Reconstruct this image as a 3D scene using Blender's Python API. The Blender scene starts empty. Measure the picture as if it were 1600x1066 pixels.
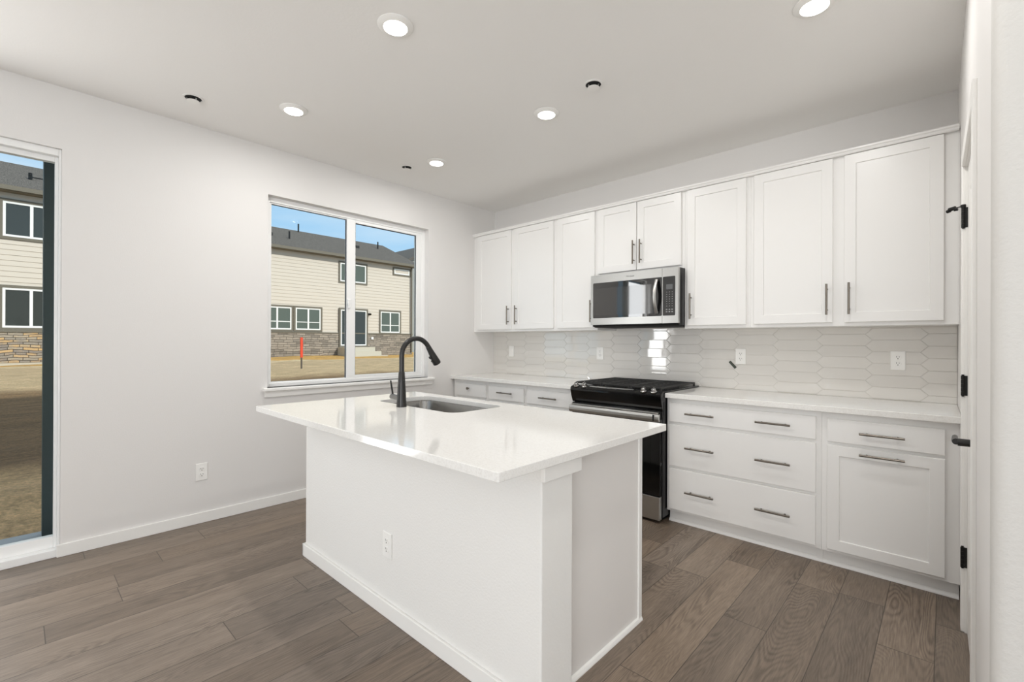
import bpy, bmesh, math, random
from mathutils import Vector, Matrix, noise
random.seed(7)
S = bpy.context.scene
COL = S.collection
pi = math.pi

# ------------------------------------------------------------------ camera
CAM = Vector((3.7904, -3.7601, 1.2711))
yaw, pitch, roll, FPX = math.radians(43.0126), math.radians(0.0774), math.radians(0.2224), 724.7056
fw = Vector((-math.sin(yaw), math.cos(yaw), 0)); rt = Vector((math.cos(yaw), math.sin(yaw), 0)); up = Vector((0, 0, 1))
F = fw*math.cos(pitch) + up*math.sin(pitch)
U = up*math.cos(pitch) - fw*math.sin(pitch)
R_ = rt*math.cos(roll) + U*math.sin(roll)
U_ = U*math.cos(roll) - rt*math.sin(roll)
cd = bpy.data.cameras.new('camera'); cam = bpy.data.objects.new('camera', cd); COL.objects.link(cam)
cd.sensor_width = 36.0; cd.lens = 36.0*FPX/1600.0; cd.clip_start = 0.02; cd.clip_end = 500
cam.matrix_world = Matrix(((R_.x, U_.x, -F.x, CAM.x), (R_.y, U_.y, -F.y, CAM.y), (R_.z, U_.z, -F.z, CAM.z), (0, 0, 0, 1)))
S.camera = cam

# ------------------------------------------------------------------ exposure, sky, sun, added daylight fill
S.view_settings.view_transform = 'Standard'; S.view_settings.look = 'None'
S.view_settings.gamma = 1.0; S.view_settings.use_curve_mapping = False
S.view_settings.exposure = 0.0
S.cycles.use_denoising = True
S.cycles.max_bounces = 14; S.cycles.diffuse_bounces = 8; S.cycles.glossy_bounces = 6
S.cycles.transparent_max_bounces = 12; S.cycles.sample_clamp_indirect = 6.0
S.cycles.caustics_reflective = False; S.cycles.caustics_refractive = False

SKY_STRENGTH, SUN_STRENGTH = 1.12, 3.1
FILL_BACK, FILL_RIGHT, FILL_SLIDER, FILL_LOW, LAMP_W = 8.0, 38.0, 30.0, 168.0, 6.1
W = bpy.data.worlds.new('sky'); S.world = W; W.use_nodes = True
nt = W.node_tree; nt.nodes.clear()
wo = nt.nodes.new('ShaderNodeOutputWorld'); bg = nt.nodes.new('ShaderNodeBackground'); bg.inputs[1].default_value = SKY_STRENGTH
tc = nt.nodes.new('ShaderNodeTexCoord'); sep = nt.nodes.new('ShaderNodeSeparateXYZ')
nt.links.new(tc.outputs['Generated'], sep.inputs[0])
rp = nt.nodes.new('ShaderNodeValToRGB')
rp.color_ramp.elements[0].position = 0.0; rp.color_ramp.elements[0].color = (0.50, 0.72, 0.90, 1)
rp.color_ramp.elements[1].position = 0.6; rp.color_ramp.elements[1].color = (0.52, 0.60, 0.70, 1)
e = rp.color_ramp.elements.new(0.22); e.color = (0.36, 0.60, 0.86, 1)
nt.links.new(sep.outputs[2], rp.inputs[0])
mp = nt.nodes.new('ShaderNodeMapping'); mp.inputs['Scale'].default_value = (1.2, 1.2, 7.0)
nt.links.new(tc.outputs['Generated'], mp.inputs[0])
nz = nt.nodes.new('ShaderNodeTexNoise'); nz.inputs['Scale'].default_value = 1.6; nz.inputs['Detail'].default_value = 7
nz.inputs['Roughness'].default_value = 0.55; nz.inputs['Distortion'].default_value = 0.4
nt.links.new(mp.outputs[0], nz.inputs['Vector'])
r2 = nt.nodes.new('ShaderNodeValToRGB'); r2.color_ramp.elements[0].position = 0.40; r2.color_ramp.elements[1].position = 0.80
r2.color_ramp.elements[1].color = (0.85, 0.85, 0.85, 1)
nt.links.new(nz.outputs[0], r2.inputs[0])
mx = nt.nodes.new('ShaderNodeMixRGB'); nt.links.new(r2.outputs[0], mx.inputs[0]); nt.links.new(rp.outputs[0], mx.inputs[1])
mx.inputs[2].default_value = (0.80, 0.86, 0.92, 1)
nt.links.new(mx.outputs[0], bg.inputs[0]); nt.links.new(bg.outputs[0], wo.inputs[0])

sd = bpy.data.lights.new('sun', 'SUN'); sun = bpy.data.objects.new('sun', sd); COL.objects.link(sun)
sd.energy = SUN_STRENGTH; sd.angle = math.radians(0.6); sd.color = (1.0, 0.95, 0.87)
sun.location = (20, 10, 20)
sun.rotation_euler = Vector((1.45, 0.62, 1.0)).to_track_quat('Z', 'Y').to_euler()

def area(name, loc, direction, sx, sy, watts, color=(1, 1, 1), shape='RECTANGLE'):
    l = bpy.data.lights.new(name, 'AREA'); l.shape = shape; l.size = sx
    if shape == 'RECTANGLE': l.size_y = sy
    l.energy = watts; l.color = color
    o = bpy.data.objects.new(name, l); COL.objects.link(o); o.location = loc
    o.rotation_euler = (-Vector(direction)).to_track_quat('Z', 'Y').to_euler()
    return o
# added fill lamps out of view behind the camera, standing in for daylight
area('added_fill_rear', (3.3, -8.05, 2.18), (0, 1, 0.0), 5.8, 0.8, FILL_BACK, (1.0, 0.99, 0.975))
area('added_fill_low', (5.5, -8.02, 1.02), (0, 1, 0.5), 2.6, 1.15, FILL_LOW, (1.0, 0.995, 0.985))
area('added_fill_side', (7.02, -5.4, 1.45), (-1, 0, 0.6), 3.6, 2.0, FILL_RIGHT, (1.0, 0.99, 0.975))

# area lamp added in the unseen half of the sliding door as daylight
area('added_fill_sliding_door', (-0.095, -4.40, 1.21), (1, 0, 0), 0.62, 2.15, FILL_SLIDER, (1.0, 0.995, 0.985))

# ------------------------------------------------------------------ helpers
def lin(c):
    return tuple(((v/255)/12.92 if v/255 <= 0.04045 else ((v/255+0.055)/1.055)**2.4) for v in c)

def mat(name, rgb, rough=0.5, metal=0.0, bump=None, spec=0.5, coat=0.0, emit=None):
    m = bpy.data.materials.new(name); m.use_nodes = True
    n = m.node_tree; b = n.nodes['Principled BSDF']
    b.inputs['Base Color'].default_value = (*lin(rgb), 1); b.inputs['Roughness'].default_value = rough
    b.inputs['Metallic'].default_value = metal; b.inputs['Specular IOR Level'].default_value = spec
    b.inputs['Coat Weight'].default_value = coat
    if emit:
        b.inputs['Emission Color'].default_value = (*emit[0], 1); b.inputs['Emission Strength'].default_value = emit[1]
    if bump:
        t = n.nodes.new('ShaderNodeTexCoord'); q = n.nodes.new('ShaderNodeTexNoise'); k = n.nodes.new('ShaderNodeBump')
        q.inputs['Scale'].default_value = bump[0]; q.inputs['Detail'].default_value = bump[2] if len(bump) > 2 else 3
        k.inputs['Strength'].default_value = bump[1]; k.inputs['Distance'].default_value = 0.004
        n.links.new(t.outputs['Object'], q.inputs['Vector']); n.links.new(q.outputs[0], k.inputs['Height'])
        n.links.new(k.outputs[0], b.inputs['Normal'])
    return m

def brushed(name, rgb, rough, axis=0):
    m = mat(name, rgb, rough, 1.0); n = m.node_tree; b = n.nodes['Principled BSDF']
    t = n.nodes.new('ShaderNodeTexCoord'); p = n.nodes.new('ShaderNodeMapping'); q = n.nodes.new('ShaderNodeTexNoise')
    sc = [600.0, 600.0, 600.0]; sc[axis] = 4.0
    p.inputs['Scale'].default_value = sc; q.inputs['Scale'].default_value = 1.0
    k = n.nodes.new('ShaderNodeBump'); k.inputs['Strength'].default_value = 0.06; k.inputs['Distance'].default_value = 0.001
    n.links.new(t.outputs['Object'], p.inputs[0]); n.links.new(p.outputs[0], q.inputs['Vector'])
    n.links.new(q.outputs[0], k.inputs['Height']); n.links.new(k.outputs[0], b.inputs['Normal'])
    return m

def two_tone(name, a, c, scale, rough=0.5, lo=0.4, hi=0.6, detail=5, bump=0.0, mapping=None, dist=0.02):
    m = mat(name, a, rough); n = m.node_tree; b = n.nodes['Principled BSDF']
    t = n.nodes.new('ShaderNodeTexCoord'); q = n.nodes.new('ShaderNodeTexNoise')
    q.inputs['Scale'].default_value = scale; q.inputs['Detail'].default_value = detail
    src = t.outputs['Object']
    if mapping:
        p = n.nodes.new('ShaderNodeMapping'); p.inputs['Scale'].default_value = mapping; n.links.new(src, p.inputs[0]); src = p.outputs[0]
    n.links.new(src, q.inputs['Vector'])
    r = n.nodes.new('ShaderNodeValToRGB'); r.color_ramp.elements[0].position = lo; r.color_ramp.elements[1].position = hi
    r.color_ramp.elements[0].color = (*lin(a), 1); r.color_ramp.elements[1].color = (*lin(c), 1)
    n.links.new(q.outputs[0], r.inputs[0]); n.links.new(r.outputs[0], b.inputs['Base Color'])
    if bump:
        k = n.nodes.new('ShaderNodeBump'); k.inputs['Strength'].default_value = bump; k.inputs['Distance'].default_value = dist
        n.links.new(q.outputs[0], k.inputs['Height']); n.links.new(k.outputs[0], b.inputs['Normal'])
    return m

def BM(): return bmesh.new()

def box(bm, x0, x1, y0, y1, z0, z1, bev=0.0, seg=2, M=None):
    r = bmesh.ops.create_cube(bm, size=1.0)
    vs = r['verts']
    for v in vs:
        v.co = Vector((x0+(v.co.x+.5)*(x1-x0), y0+(v.co.y+.5)*(y1-y0), z0+(v.co.z+.5)*(z1-z0)))
    if bev > 0:
        es = list({e for v in vs for e in v.link_edges})
        r = bmesh.ops.bevel(bm, geom=es, offset=bev, segments=seg, affect='EDGES', profile=0.5)
        vs = list({v for f in r['faces'] for v in f.verts})
    if M is not None:
        for v in vs: v.co = M(v.co) if callable(M) else M @ v.co
    return vs

def tube(bm, pts, radii, n=16, caps=True):
    """round tube through the points with a radius at each"""
    pts = [Vector(p) for p in pts]
    if not isinstance(radii, (list, tuple)): radii = [radii]*len(pts)
    rings = []; ref = None
    for i, p in enumerate(pts):
        d = (pts[min(i+1, len(pts)-1)] - pts[max(i-1, 0)]).normalized()
        if ref is None:
            ref = d.orthogonal().normalized()
        ref = (ref - d*ref.dot(d)).normalized(); o = d.cross(ref)
        rings.append([bm.verts.new(p + (ref*math.cos(2*pi*k/n) + o*math.sin(2*pi*k/n))*radii[i]) for k in range(n)])
    for a, b in zip(rings, rings[1:]):
        for k in range(n): bm.faces.new((a[k], a[(k+1) % n], b[(k+1) % n], b[k]))
    if caps:
        bm.faces.new(list(reversed(rings[0]))); bm.faces.new(rings[-1])
    return rings

def lathe(bm, prof, center, axis=(0, 0, 1), n=40, close=False):
    """profile of (radius, height) turned round an axis"""
    q = Vector((0, 0, 1)).rotation_difference(Vector(axis)); c = Vector(center); rings = []
    for r, h in prof:
        if r < 1e-6: rings.append([bm.verts.new(c + q @ Vector((0, 0, h)))])
        else: rings.append([bm.verts.new(c + q @ Vector((r*math.cos(2*pi*k/n), r*math.sin(2*pi*k/n), h))) for k in range(n)])
    for a, b in zip(rings, rings[1:]):
        for k in range(n):
            k2 = (k+1) % n
            if len(a) == 1 and len(b) > 1: bm.faces.new((a[0], b[k], b[k2]))
            elif len(b) == 1 and len(a) > 1: bm.faces.new((a[k], a[k2], b[0]))
            elif len(a) > 1: bm.faces.new((a[k], a[k2], b[k2], b[k]))

def prism(bm, poly, axis, a, b):
    """polygon (list of 2-D points) pushed along an axis from a to b; the 2-D axes are the other two in order"""
    def P(p, t):
        if axis == 0: return (t, p[0], p[1])
        if axis == 1: return (p[0], t, p[1])
        return (p[0], p[1], t)
    A = [bm.verts.new(P(p, a)) for p in poly]; B = [bm.verts.new(P(p, b)) for p in poly]
    n = len(poly)
    bm.faces.new(A); bm.faces.new(list(reversed(B)))
    for k in range(n): bm.faces.new((A[k], B[k], B[(k+1) % n], A[(k+1) % n]))

def rrect(x0, x1, y0, y1, r, n=8):
    out = []
    for cx, cy, a0 in ((x1-r, y1-r, 0), (x0+r, y1-r, pi/2), (x0+r, y0+r, pi), (x1-r, y0+r, 1.5*pi)):
        for k in range(n+1):
            a = a0 + pi/2*k/n; out.append((cx+r*math.cos(a), cy+r*math.sin(a)))
    return out

ROOT = {}
def obj(name, bm, m, parent=None, smooth=False, bevel=0.0):
    off = ROOT.get(parent.name, Vector()) if parent is not None else Vector()
    bmesh.ops.recalc_face_normals(bm, faces=bm.faces)
    if off.length: bmesh.ops.translate(bm, verts=bm.verts, vec=-off)
    me = bpy.data.meshes.new(name); bm.to_mesh(me); bm.free()
    if smooth:
        for p in me.polygons: p.use_smooth = True
        me.set_sharp_from_angle(angle=math.radians(38))
    me.materials.append(m)
    o = bpy.data.objects.new(name, me); COL.objects.link(o)
    if parent is not None: o.parent = parent
    ROOT[o.name] = off.copy()
    if bevel:
        b = o.modifiers.new('bevel', 'BEVEL'); b.width = bevel; b.segments = 2; b.limit_method = 'ANGLE'; b.angle_limit = math.radians(50)
    return o

def thing(name, label, cat, loc, group=None):
    o = bpy.data.objects.new(name, None); COL.objects.link(o); o.location = loc; o.empty_display_size = 0.1
    o['label'] = label; o['category'] = cat
    if group: o['group'] = group
    ROOT[o.name] = Vector(loc)
    return o

def tag(o, label, cat, group=None):
    o['label'] = label; o['category'] = cat
    if group: o['group'] = group
    return o

def struct(name, bm, m, label=None, cat=None, bevel=0.0, smooth=False):
    o = obj(name, bm, m, None, smooth, bevel); o['kind'] = 'structure'
    o['label'] = label or name.replace('_', ' '); o['category'] = cat or name.split('_')[0]
    return o

def bx(name, m, parent, *dims, bev=0.0, label=None):
    b = BM(); box(b, *dims, bev=bev); o = obj(name, b, m, parent)
    if label: o['label'] = label
    return o

# ------------------------------------------------------------------ materials
M = {}
M['wall'] = mat('wall_paint', (224, 222, 220), 0.62, bump=(140, 0.10, 4))
M['wall_near'] = mat('darkened_textured_wall', (202, 200, 196), 0.6, bump=(95, 0.30, 3))  # same paint as the other walls, darkened to offset the strong light here
M['ceil'] = mat('ceiling_paint', (240, 239, 237), 0.75, bump=(70, 0.15, 4))
M['trim'] = mat('trim_paint', (238, 237, 234), 0.35)
M['door'] = mat('door_paint', (236, 234, 231), 0.38)
M['cab'] = mat('cabinet_paint', (232, 231, 229), 0.32)
M['drywall'] = mat('island_paint', (232, 231, 228), 0.6, bump=(110, 0.28, 4))
M['panel'] = mat('island_panel_paint', (228, 225, 222), 0.45)
M['quartz'] = two_tone('white_quartz', (234, 233, 230), (224, 222, 218), 160, 0.07, 0.45, 0.75, 3)
M['nickel'] = brushed('brushed_nickel', (128, 121, 112), 0.30, 0)
M['nickel_bright'] = mat('polished_metal', (190, 190, 190), 0.18, 1.0)
M['steel'] = brushed('stainless_steel', (190, 189, 186), 0.30, 0)
M['sink'] = brushed('sink_steel', (150, 148, 144), 0.24, 0)
M['black'] = mat('black_enamel', (17, 17, 18), 0.22)
M['blackglass'] = mat('black_glass', (9, 9, 10), 0.02); M['blackglass'].node_tree.nodes['Principled BSDF'].inputs['IOR'].default_value = 1.95
M['iron'] = mat('cast_iron', (30, 29, 28), 0.55, bump=(400, 0.2))
M['dark'] = mat('dark_void', (12, 12, 12), 0.7)
M['bronze'] = mat('matte_black_metal', (44, 43, 42), 0.34, 0.35)
M['hinge'] = mat('black_hinge', (26, 25, 24), 0.4, 0.4)
M['plastic'] = mat('white_plastic', (240, 239, 236), 0.3)
M['slot'] = mat('socket_slot', (70, 66, 62), 0.6)
M['vinyl'] = mat('white_vinyl', (240, 240, 239), 0.35)
M['grout'] = mat('grout', (205, 201, 195), 0.8)
M['tile'] = mat('glazed_tile', (218, 215, 210), 0.035); M['tile'].node_tree.nodes['Principled BSDF'].inputs['IOR'].default_value = 1.9
M['strip'] = mat('dark_felt', (66, 72, 64), 0.8)
M['lens'] = mat('lit_lens', (255, 255, 255), 0.5, emit=((1.0, 0.97, 0.92), 9.0))
M['hubmetal'] = mat('satin_metal', (120, 118, 114), 0.35, 0.6)
M['blackgloss'] = mat('black_gloss', (10, 10, 10), 0.06)
M['display'] = mat('display_glass', (95, 96, 98), 0.15)
M['key'] = mat('grey_print', (150, 150, 150), 0.5)
M['screen'] = mat('window_screen', (44, 43, 42), 0.04); M['screen'].node_tree.nodes['Principled BSDF'].inputs['IOR'].default_value = 1.85
M['gasket'] = mat('dark_gasket', (70, 76, 82), 0.5)

def glass(name, tint=(0.97, 0.99, 0.98), refl=0.06):
    m = bpy.data.materials.new(name); m.use_nodes = True; n = m.node_tree; n.nodes.clear()
    o = n.nodes.new('ShaderNodeOutputMaterial'); t = n.nodes.new('ShaderNodeBsdfTransparent'); g = n.nodes.new('ShaderNodeBsdfGlossy')
    t.inputs[0].default_value = (*tint, 1); g.inputs['Roughness'].default_value = 0.0
    f = n.nodes.new('ShaderNodeLayerWeight'); f.inputs[0].default_value = 0.28
    x = n.nodes.new('ShaderNodeMath'); x.operation = 'MULTIPLY'; x.inputs[1].default_value = 0.05
    mixn = n.nodes.new('ShaderNodeMixShader')
    n.links.new(f.outputs['Fresnel'], x.inputs[0]); n.links.new(x.outputs[0], mixn.inputs[0])
    n.links.new(t.outputs[0], mixn.inputs[1]); n.links.new(g.outputs[0], mixn.inputs[2]); n.links.new(mixn.outputs[0], o.inputs[0])
    return m
M['glass'] = glass('window_glass')

def floor_material():
    m = mat('oak_plank_floor', (120, 104, 90), 0.42); n = m.node_tree; L = n.links; b = n.nodes['Principled BSDF']
    def math_(op, a, c=None, d=None):
        k = n.nodes.new('ShaderNodeMath'); k.operation = op
        for i, s in enumerate((a, c, d)):
            if s is None: continue
            if isinstance(s, (int, float)): k.inputs[i].default_value = s
            else: L.new(s, k.inputs[i])
        return k.outputs[0]
    t = n.nodes.new('ShaderNodeTexCoord'); s = n.nodes.new('ShaderNodeSeparateXYZ'); L.new(t.outputs['Object'], s.inputs[0])
    X, Y = s.outputs[0], s.outputs[1]
    u = math_('DIVIDE', math_('SUBTRACT', X, 1.772), 0.181)
    fi = math_('FLOOR', u); fu = math_('FRACT', u)
    w1 = n.nodes.new('ShaderNodeTexWhiteNoise'); w1.noise_dimensions = '1D'; L.new(fi, w1.inputs['W'])
    v = math_('ADD', math_('DIVIDE', Y, 1.22), math_('MULTIPLY', w1.outputs['Value'], 7.3))
    fv = math_('FRACT', v); j = math_('FLOOR', v)
    cb = n.nodes.new('ShaderNodeCombineXYZ'); L.new(fi, cb.inputs[0]); L.new(j, cb.inputs[1])
    w2 = n.nodes.new('ShaderNodeTexWhiteNoise'); w2.noise_dimensions = '2D'; L.new(cb.outputs[0], w2.inputs['Vector'])
    rnd = w2.outputs['Value']
    def nse(sx, sy, scale, detail, dist):
        c = n.nodes.new('ShaderNodeCombineXYZ')
        L.new(math_('ADD', math_('MULTIPLY', X, sx), math_('MULTIPLY', rnd, 57.0)), c.inputs[0])
        L.new(math_('ADD', math_('MULTIPLY', Y, sy), math_('MULTIPLY', rnd, 31.0)), c.inputs[1])
        q = n.nodes.new('ShaderNodeTexNoise'); q.inputs['Scale'].default_value = scale; q.inputs['Detail'].default_value = detail
        q.inputs['Distortion'].default_value = dist; L.new(c.outputs[0], q.inputs['Vector'])
        return q.outputs[0]
    big = nse(6.5, 0.85, 1.0, 1.5, 0.25)                      # contour lines of this give the cathedral grain
    cont = math_('POWER', math_('ABSOLUTE', math_('SINE', math_('MULTIPLY', big, 135.0))), 3.0)
    mk = n.nodes.new('ShaderNodeMapRange'); mk.inputs[1].default_value = 0.42; mk.inputs[2].default_value = 0.62; L.new(nse(4.0, 1.3, 1.0, 2.0, 0.0), mk.inputs[0])
    cont = math_('MULTIPLY', cont, math_('ADD', math_('MULTIPLY', mk.outputs[0], 0.85), 0.15))
    fine = nse(190.0, 11.0, 1.0, 6.0, 0.3)
    mid = nse(16.0, 1.0, 1.0, 5.0, 0.5)
    blot = nse(4.0, 1.6, 1.0, 3.0, 0.0)
    g = math_('ADD', math_('ADD', math_('MULTIPLY', cont, 0.15), math_('MULTIPLY', blot, 0.16)), math_('ADD', math_('MULTIPLY', fine, 0.42), math_('MULTIPLY', mid, 0.30)))
    r = n.nodes.new('ShaderNodeValToRGB')
    r.color_ramp.elements[0].position = 0.28; r.color_ramp.elements[0].color = (*lin((146, 130, 114)), 1)
    r.color_ramp.elements[1].position = 0.74; r.color_ramp.elements[1].color = (*lin((73, 61, 51)), 1)
    L.new(g, r.inputs[0])
    hsv = n.nodes.new('ShaderNodeHueSaturation'); L.new(r.outputs[0], hsv.inputs['Color'])
    L.new(math_('ADD', math_('MULTIPLY', rnd, 0.42), 0.78), hsv.inputs['Value'])
    L.new(math_('ADD', math_('MULTIPLY', w1.outputs['Value'], 0.2), 0.86), hsv.inputs['Saturation'])
    e1 = math_('LESS_THAN', math_('MINIMUM', fu, math_('SUBTRACT', 1.0, fu)), 0.009)
    e2 = math_('LESS_THAN', math_('MINIMUM', fv, math_('SUBTRACT', 1.0, fv)), 0.0014)
    seam = math_('MAXIMUM', e1, e2)
    x = n.nodes.new('ShaderNodeMixRGB'); L.new(math_('MULTIPLY', seam, 0.78), x.inputs[0]); L.new(hsv.outputs[0], x.inputs[1]); x.inputs[2].default_value = (*lin((52, 43, 36)), 1)
    L.new(x.outputs[0], b.inputs['Base Color'])
    k = n.nodes.new('ShaderNodeBump'); k.inputs['Strength'].default_value = 0.12; k.inputs['Distance'].default_value = 0.002
    L.new(math_('SUBTRACT', math_('MULTIPLY', fine, 0.6), seam), k.inputs['Height']); L.new(k.outputs[0], b.inputs['Normal'])
    return m
M['floor'] = floor_material()

# ------------------------------------------------------------------ room shell
H = 2.7564
XR, YB = 7.1, -8.1            # far ends of the living area behind the camera
b = BM(); box(b, -0.16, XR+.15, YB-.15, 0.15, -0.12, 0.0); struct('floor', b, M['floor'], 'grey brown oak plank floor', 'floor')
b = BM(); box(b, -0.16, XR+.15, YB-.15, 0.15, H, H+0.25); struct('ceiling', b, M['ceil'], 'flat white ceiling with round recessed lights', 'ceiling')
b = BM(); box(b, 0.0, 3.90, 0.0, 0.15, 0.0, H); struct('wall_back', b, M['wall'], 'off white wall behind the cabinet run', 'wall')

WY0, WY1, WZ0, WZ1 = -2.441, -0.931, 0.909, 2.394      # kitchen window opening
DY0, DY1, DZ1 = -4.78, -3.575, 2.392                   # sliding door opening
b = BM()
for d in ((DY1, WY0, 0, H), (WY1, 0.15, 0, H), (WY0, WY1, 0, WZ0), (WY0, WY1, WZ1, H), (YB-.15, DY0, 0, H), (DY0, DY1, DZ1, H)):
    box(b, -0.16, 0.0, d[0], d[1], d[2], d[3])
bmesh.ops.remove_doubles(b, verts=b.verts, dist=1e-5)
struct('wall_left', b, M['wall'], 'off white wall with the window and the sliding door', 'wall')

# living area behind the camera: two walls with window openings
b = BM()
for d in ((0, 0.35, 0, H), (6.25, XR, 0, H), (0.35, 4.2, 0, 1.75), (0.35, 6.25, 2.62, H), (4.2, 6.85, 0, 0.4), (6.25, 6.85, 1.75, H), (4.2, 6.85, 1.66, 1.75), (6.85, 7.0, 0, 1.75)): box(b, d[0], d[1], YB-.15, YB, d[2], d[3])
struct('wall_rear', b, M['wall'], 'off white wall with wide windows behind the camera', 'wall')
b = BM()
for d in ((YB, -7.2, 0, H), (-3.6, -2.2, 0, H), (-7.2, -3.6, 0, 0.45), (-7.2, -3.6, 2.45, H)): box(b, XR, XR+.15, d[0], d[1], d[2], d[3])
struct('wall_side', b, M['wall'], 'off white wall of the living area', 'wall')

# pantry wall on the right, a hair out of square
def RW(p):                       # p = (u along the wall toward the camera, d into the wall, z)
    return Vector((3.846 + 0.011*p[0] + p[1], -p[0], p[2]))
DU0, DU1, DH = 0.908, 1.628, 2.05
UE, BR = 2.205, 0.028            # wall end and radius of the rounded corner
b = BM()
box(b, -0.02, DU0, 0.0, 0.12, 0, H, M=RW); box(b, DU1, UE-BR, 0.0, 0.12, 0, H, M=RW); box(b, DU0, DU1, 0.0, 0.12, DH, H, M=RW)
bmesh.ops.remove_doubles(b, verts=b.verts, dist=1e-5)
struct('wall_right', b, M['wall'], 'off white pantry wall to the right of the cabinets', 'wall')
b = BM()                          # rounded corner and the wall that turns away to the right
poly = [(UE-BR, 0.12)] + [(UE-BR+BR*math.sin(a), BR-BR*math.cos(a)) for a in [pi/2*k/10 for k in range(11)]] + [(UE, 3.2), (UE-0.12, 3.2), (UE-0.12, 0.12)]
A_ = [b.verts.new(RW((p[0], p[1], 0))) for p in poly]; B_ = [b.verts.new(RW((p[0], p[1], H))) for p in poly]
b.faces.new(A_); b.faces.new(list(reversed(B_)))
for k in range(len(poly)): b.faces.new((A_[k], B_[k], B_[(k+1) % len(poly)], A_[(k+1) % len(poly)]))
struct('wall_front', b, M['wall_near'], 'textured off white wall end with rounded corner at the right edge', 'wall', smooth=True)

# baseboards
b = BM(); box(b, 0.0, 0.013, -3.59, -0.545, 0.0, 0.074, bev=0.003); struct('baseboard_left', b, M['trim'], 'white baseboard along the window wall', 'baseboard')

# ---- kitchen window
b = BM(); prism(b, [(0.0, 0.884), (0.036, 0.884), (0.040, 0.889), (0.040, 0.904), (0.036, 0.909), (-0.06, 0.909), (-0.06, 0.902), (0.0, 0.902)], 1, -2.476, -0.873)
struct('trim_1', b, M['trim'], 'white window stool under the kitchen window', 'trim')
b = BM(); box(b, 0.0, 0.016, -2.462, -0.881, 0.838, 0.884, bev=0.003); struct('trim_2', b, M['trim'], 'white apron board below the window stool', 'trim')
b = BM()
fx0, fx1 = -0.125, -0.06
for d in ((WY0, WY0+.035, WZ0, WZ1), (WY1-.035, WY1, WZ0, WZ1), (WY0+.035, WY1-.035, WZ0, WZ0+.03), (WY0+.035, WY1-.035, WZ1-.04, WZ1)):
    box(b, fx0, fx1, d[0], d[1], d[2], d[3], bev=0.003)
w = struct('window_1', b, M['vinyl'], 'white vinyl sliding window above the island sink', 'window')
b = BM()                          # right sash and meeting stile
for d in ((-1.765, -1.683, WZ0+.03, WZ1-.04), (-1.03, WY1-.034, WZ0+.03, WZ1-.04), (-1.683, -1.03, WZ0+.03, 0.967), (-1.683, -1.03, 2.327, WZ1-.04)):
    box(b, -0.105, -0.066, d[0], d[1], d[2], d[3], bev=0.003)
obj('sash', b, M['vinyl'], w)
b = BM(); box(b, -0.105, -0.072, WY0+.034, WY0+.05, 0.94, 2.352); box(b, -0.105, -0.072, WY0+.05, -1.766, 0.938, 0.947); box(b, -0.105, -0.072, WY0+.05, -1.766, 2.345, 2.354)
obj('glazing_bead', b, M['vinyl'], w)
b = BM(); box(b, -0.088, -0.083, -2.40, -1.766, 0.944, 2.347); obj('glass', b, M['glass'], w)
b = BM(); box(b, -0.083, -0.078, -1.683, -1.03, 0.967, 2.327); obj('glass', b, M['glass'], w)
b = BM()
for d in ((-2.398, -1.766, 2.341, 2.347), (-1.772, -1.766, 0.945, 2.341), (-1.683, -1.030, 2.321, 2.327), (-1.036, -1.030, 0.967, 2.321), (-1.683, -1.677, 0.967, 2.321)):
    box(b, -0.087, -0.076, d[0], d[1], d[2], d[3])
obj('gasket', b, M['gasket'], w)
b = BM(); box(b, -0.066, -0.05, -1.762, -1.735, 1.56, 1.64, bev=0.004); box(b, -0.066, -0.042, -1.765, -1.75, 1.585, 1.61, bev=0.003); obj('latch', b, M['vinyl'], w)

# ---- sliding glass door
b = BM()
for d in ((DY0, DY0+.03, 0, DZ1, -.15, -.02), (DY1-.012, DY1, 0, DZ1, -.15, -.02), (DY0+.03, DY1-.012, 2.352, DZ1, -.15, -.02), (DY0+.03, DY1-.012, 0.0, 0.045, -.16, -.005)):
    box(b, d[4], d[5], d[0], d[1], d[2], d[3], bev=0.003)
w = struct('door_1', b, M['vinyl'], 'white framed sliding glass door to the yard', 'door')
b = BM()
for d in ((DY1-.027, DY1-.012, 0.045, 2.352), (-4.06, -3.99, 0.045, 2.352), (-3.99, DY1-.027, 0.045, 0.112), (-3.99, DY1-.027, 2.322, 2.352)):
    box(b, -.10, -.055, d[0], d[1], d[2], d[3], bev=0.003)
obj('door_panel', b, M['vinyl'], w)
b = BM()
for d in ((DY0+.03, DY0+.08, 0.045, 2.352), (-4.065, -3.995, 0.045, 2.352), (DY0+.08, -4.065, 0.045, 0.112), (DY0+.08, -4.065, 2.322, 2.352)):
    box(b, -.148, -.105, d[0], d[1], d[2], d[3], bev=0.003)
obj('door_panel', b, M['vinyl'], w)
b = BM(); box(b, -.08, -.074, -3.99, DY1-.027, 0.112, 2.322); obj('glass', b, M['glass'], w)
b = BM(); box(b, -.128, -.122, DY0+.08, -4.065, 0.112, 2.322); obj('glass', b, M['glass'], w)
b = BM(); box(b, -.055, -.03, -4.5, -3.64, 2.362, 2.376); obj('track', b, M['vinyl'], w)

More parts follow.
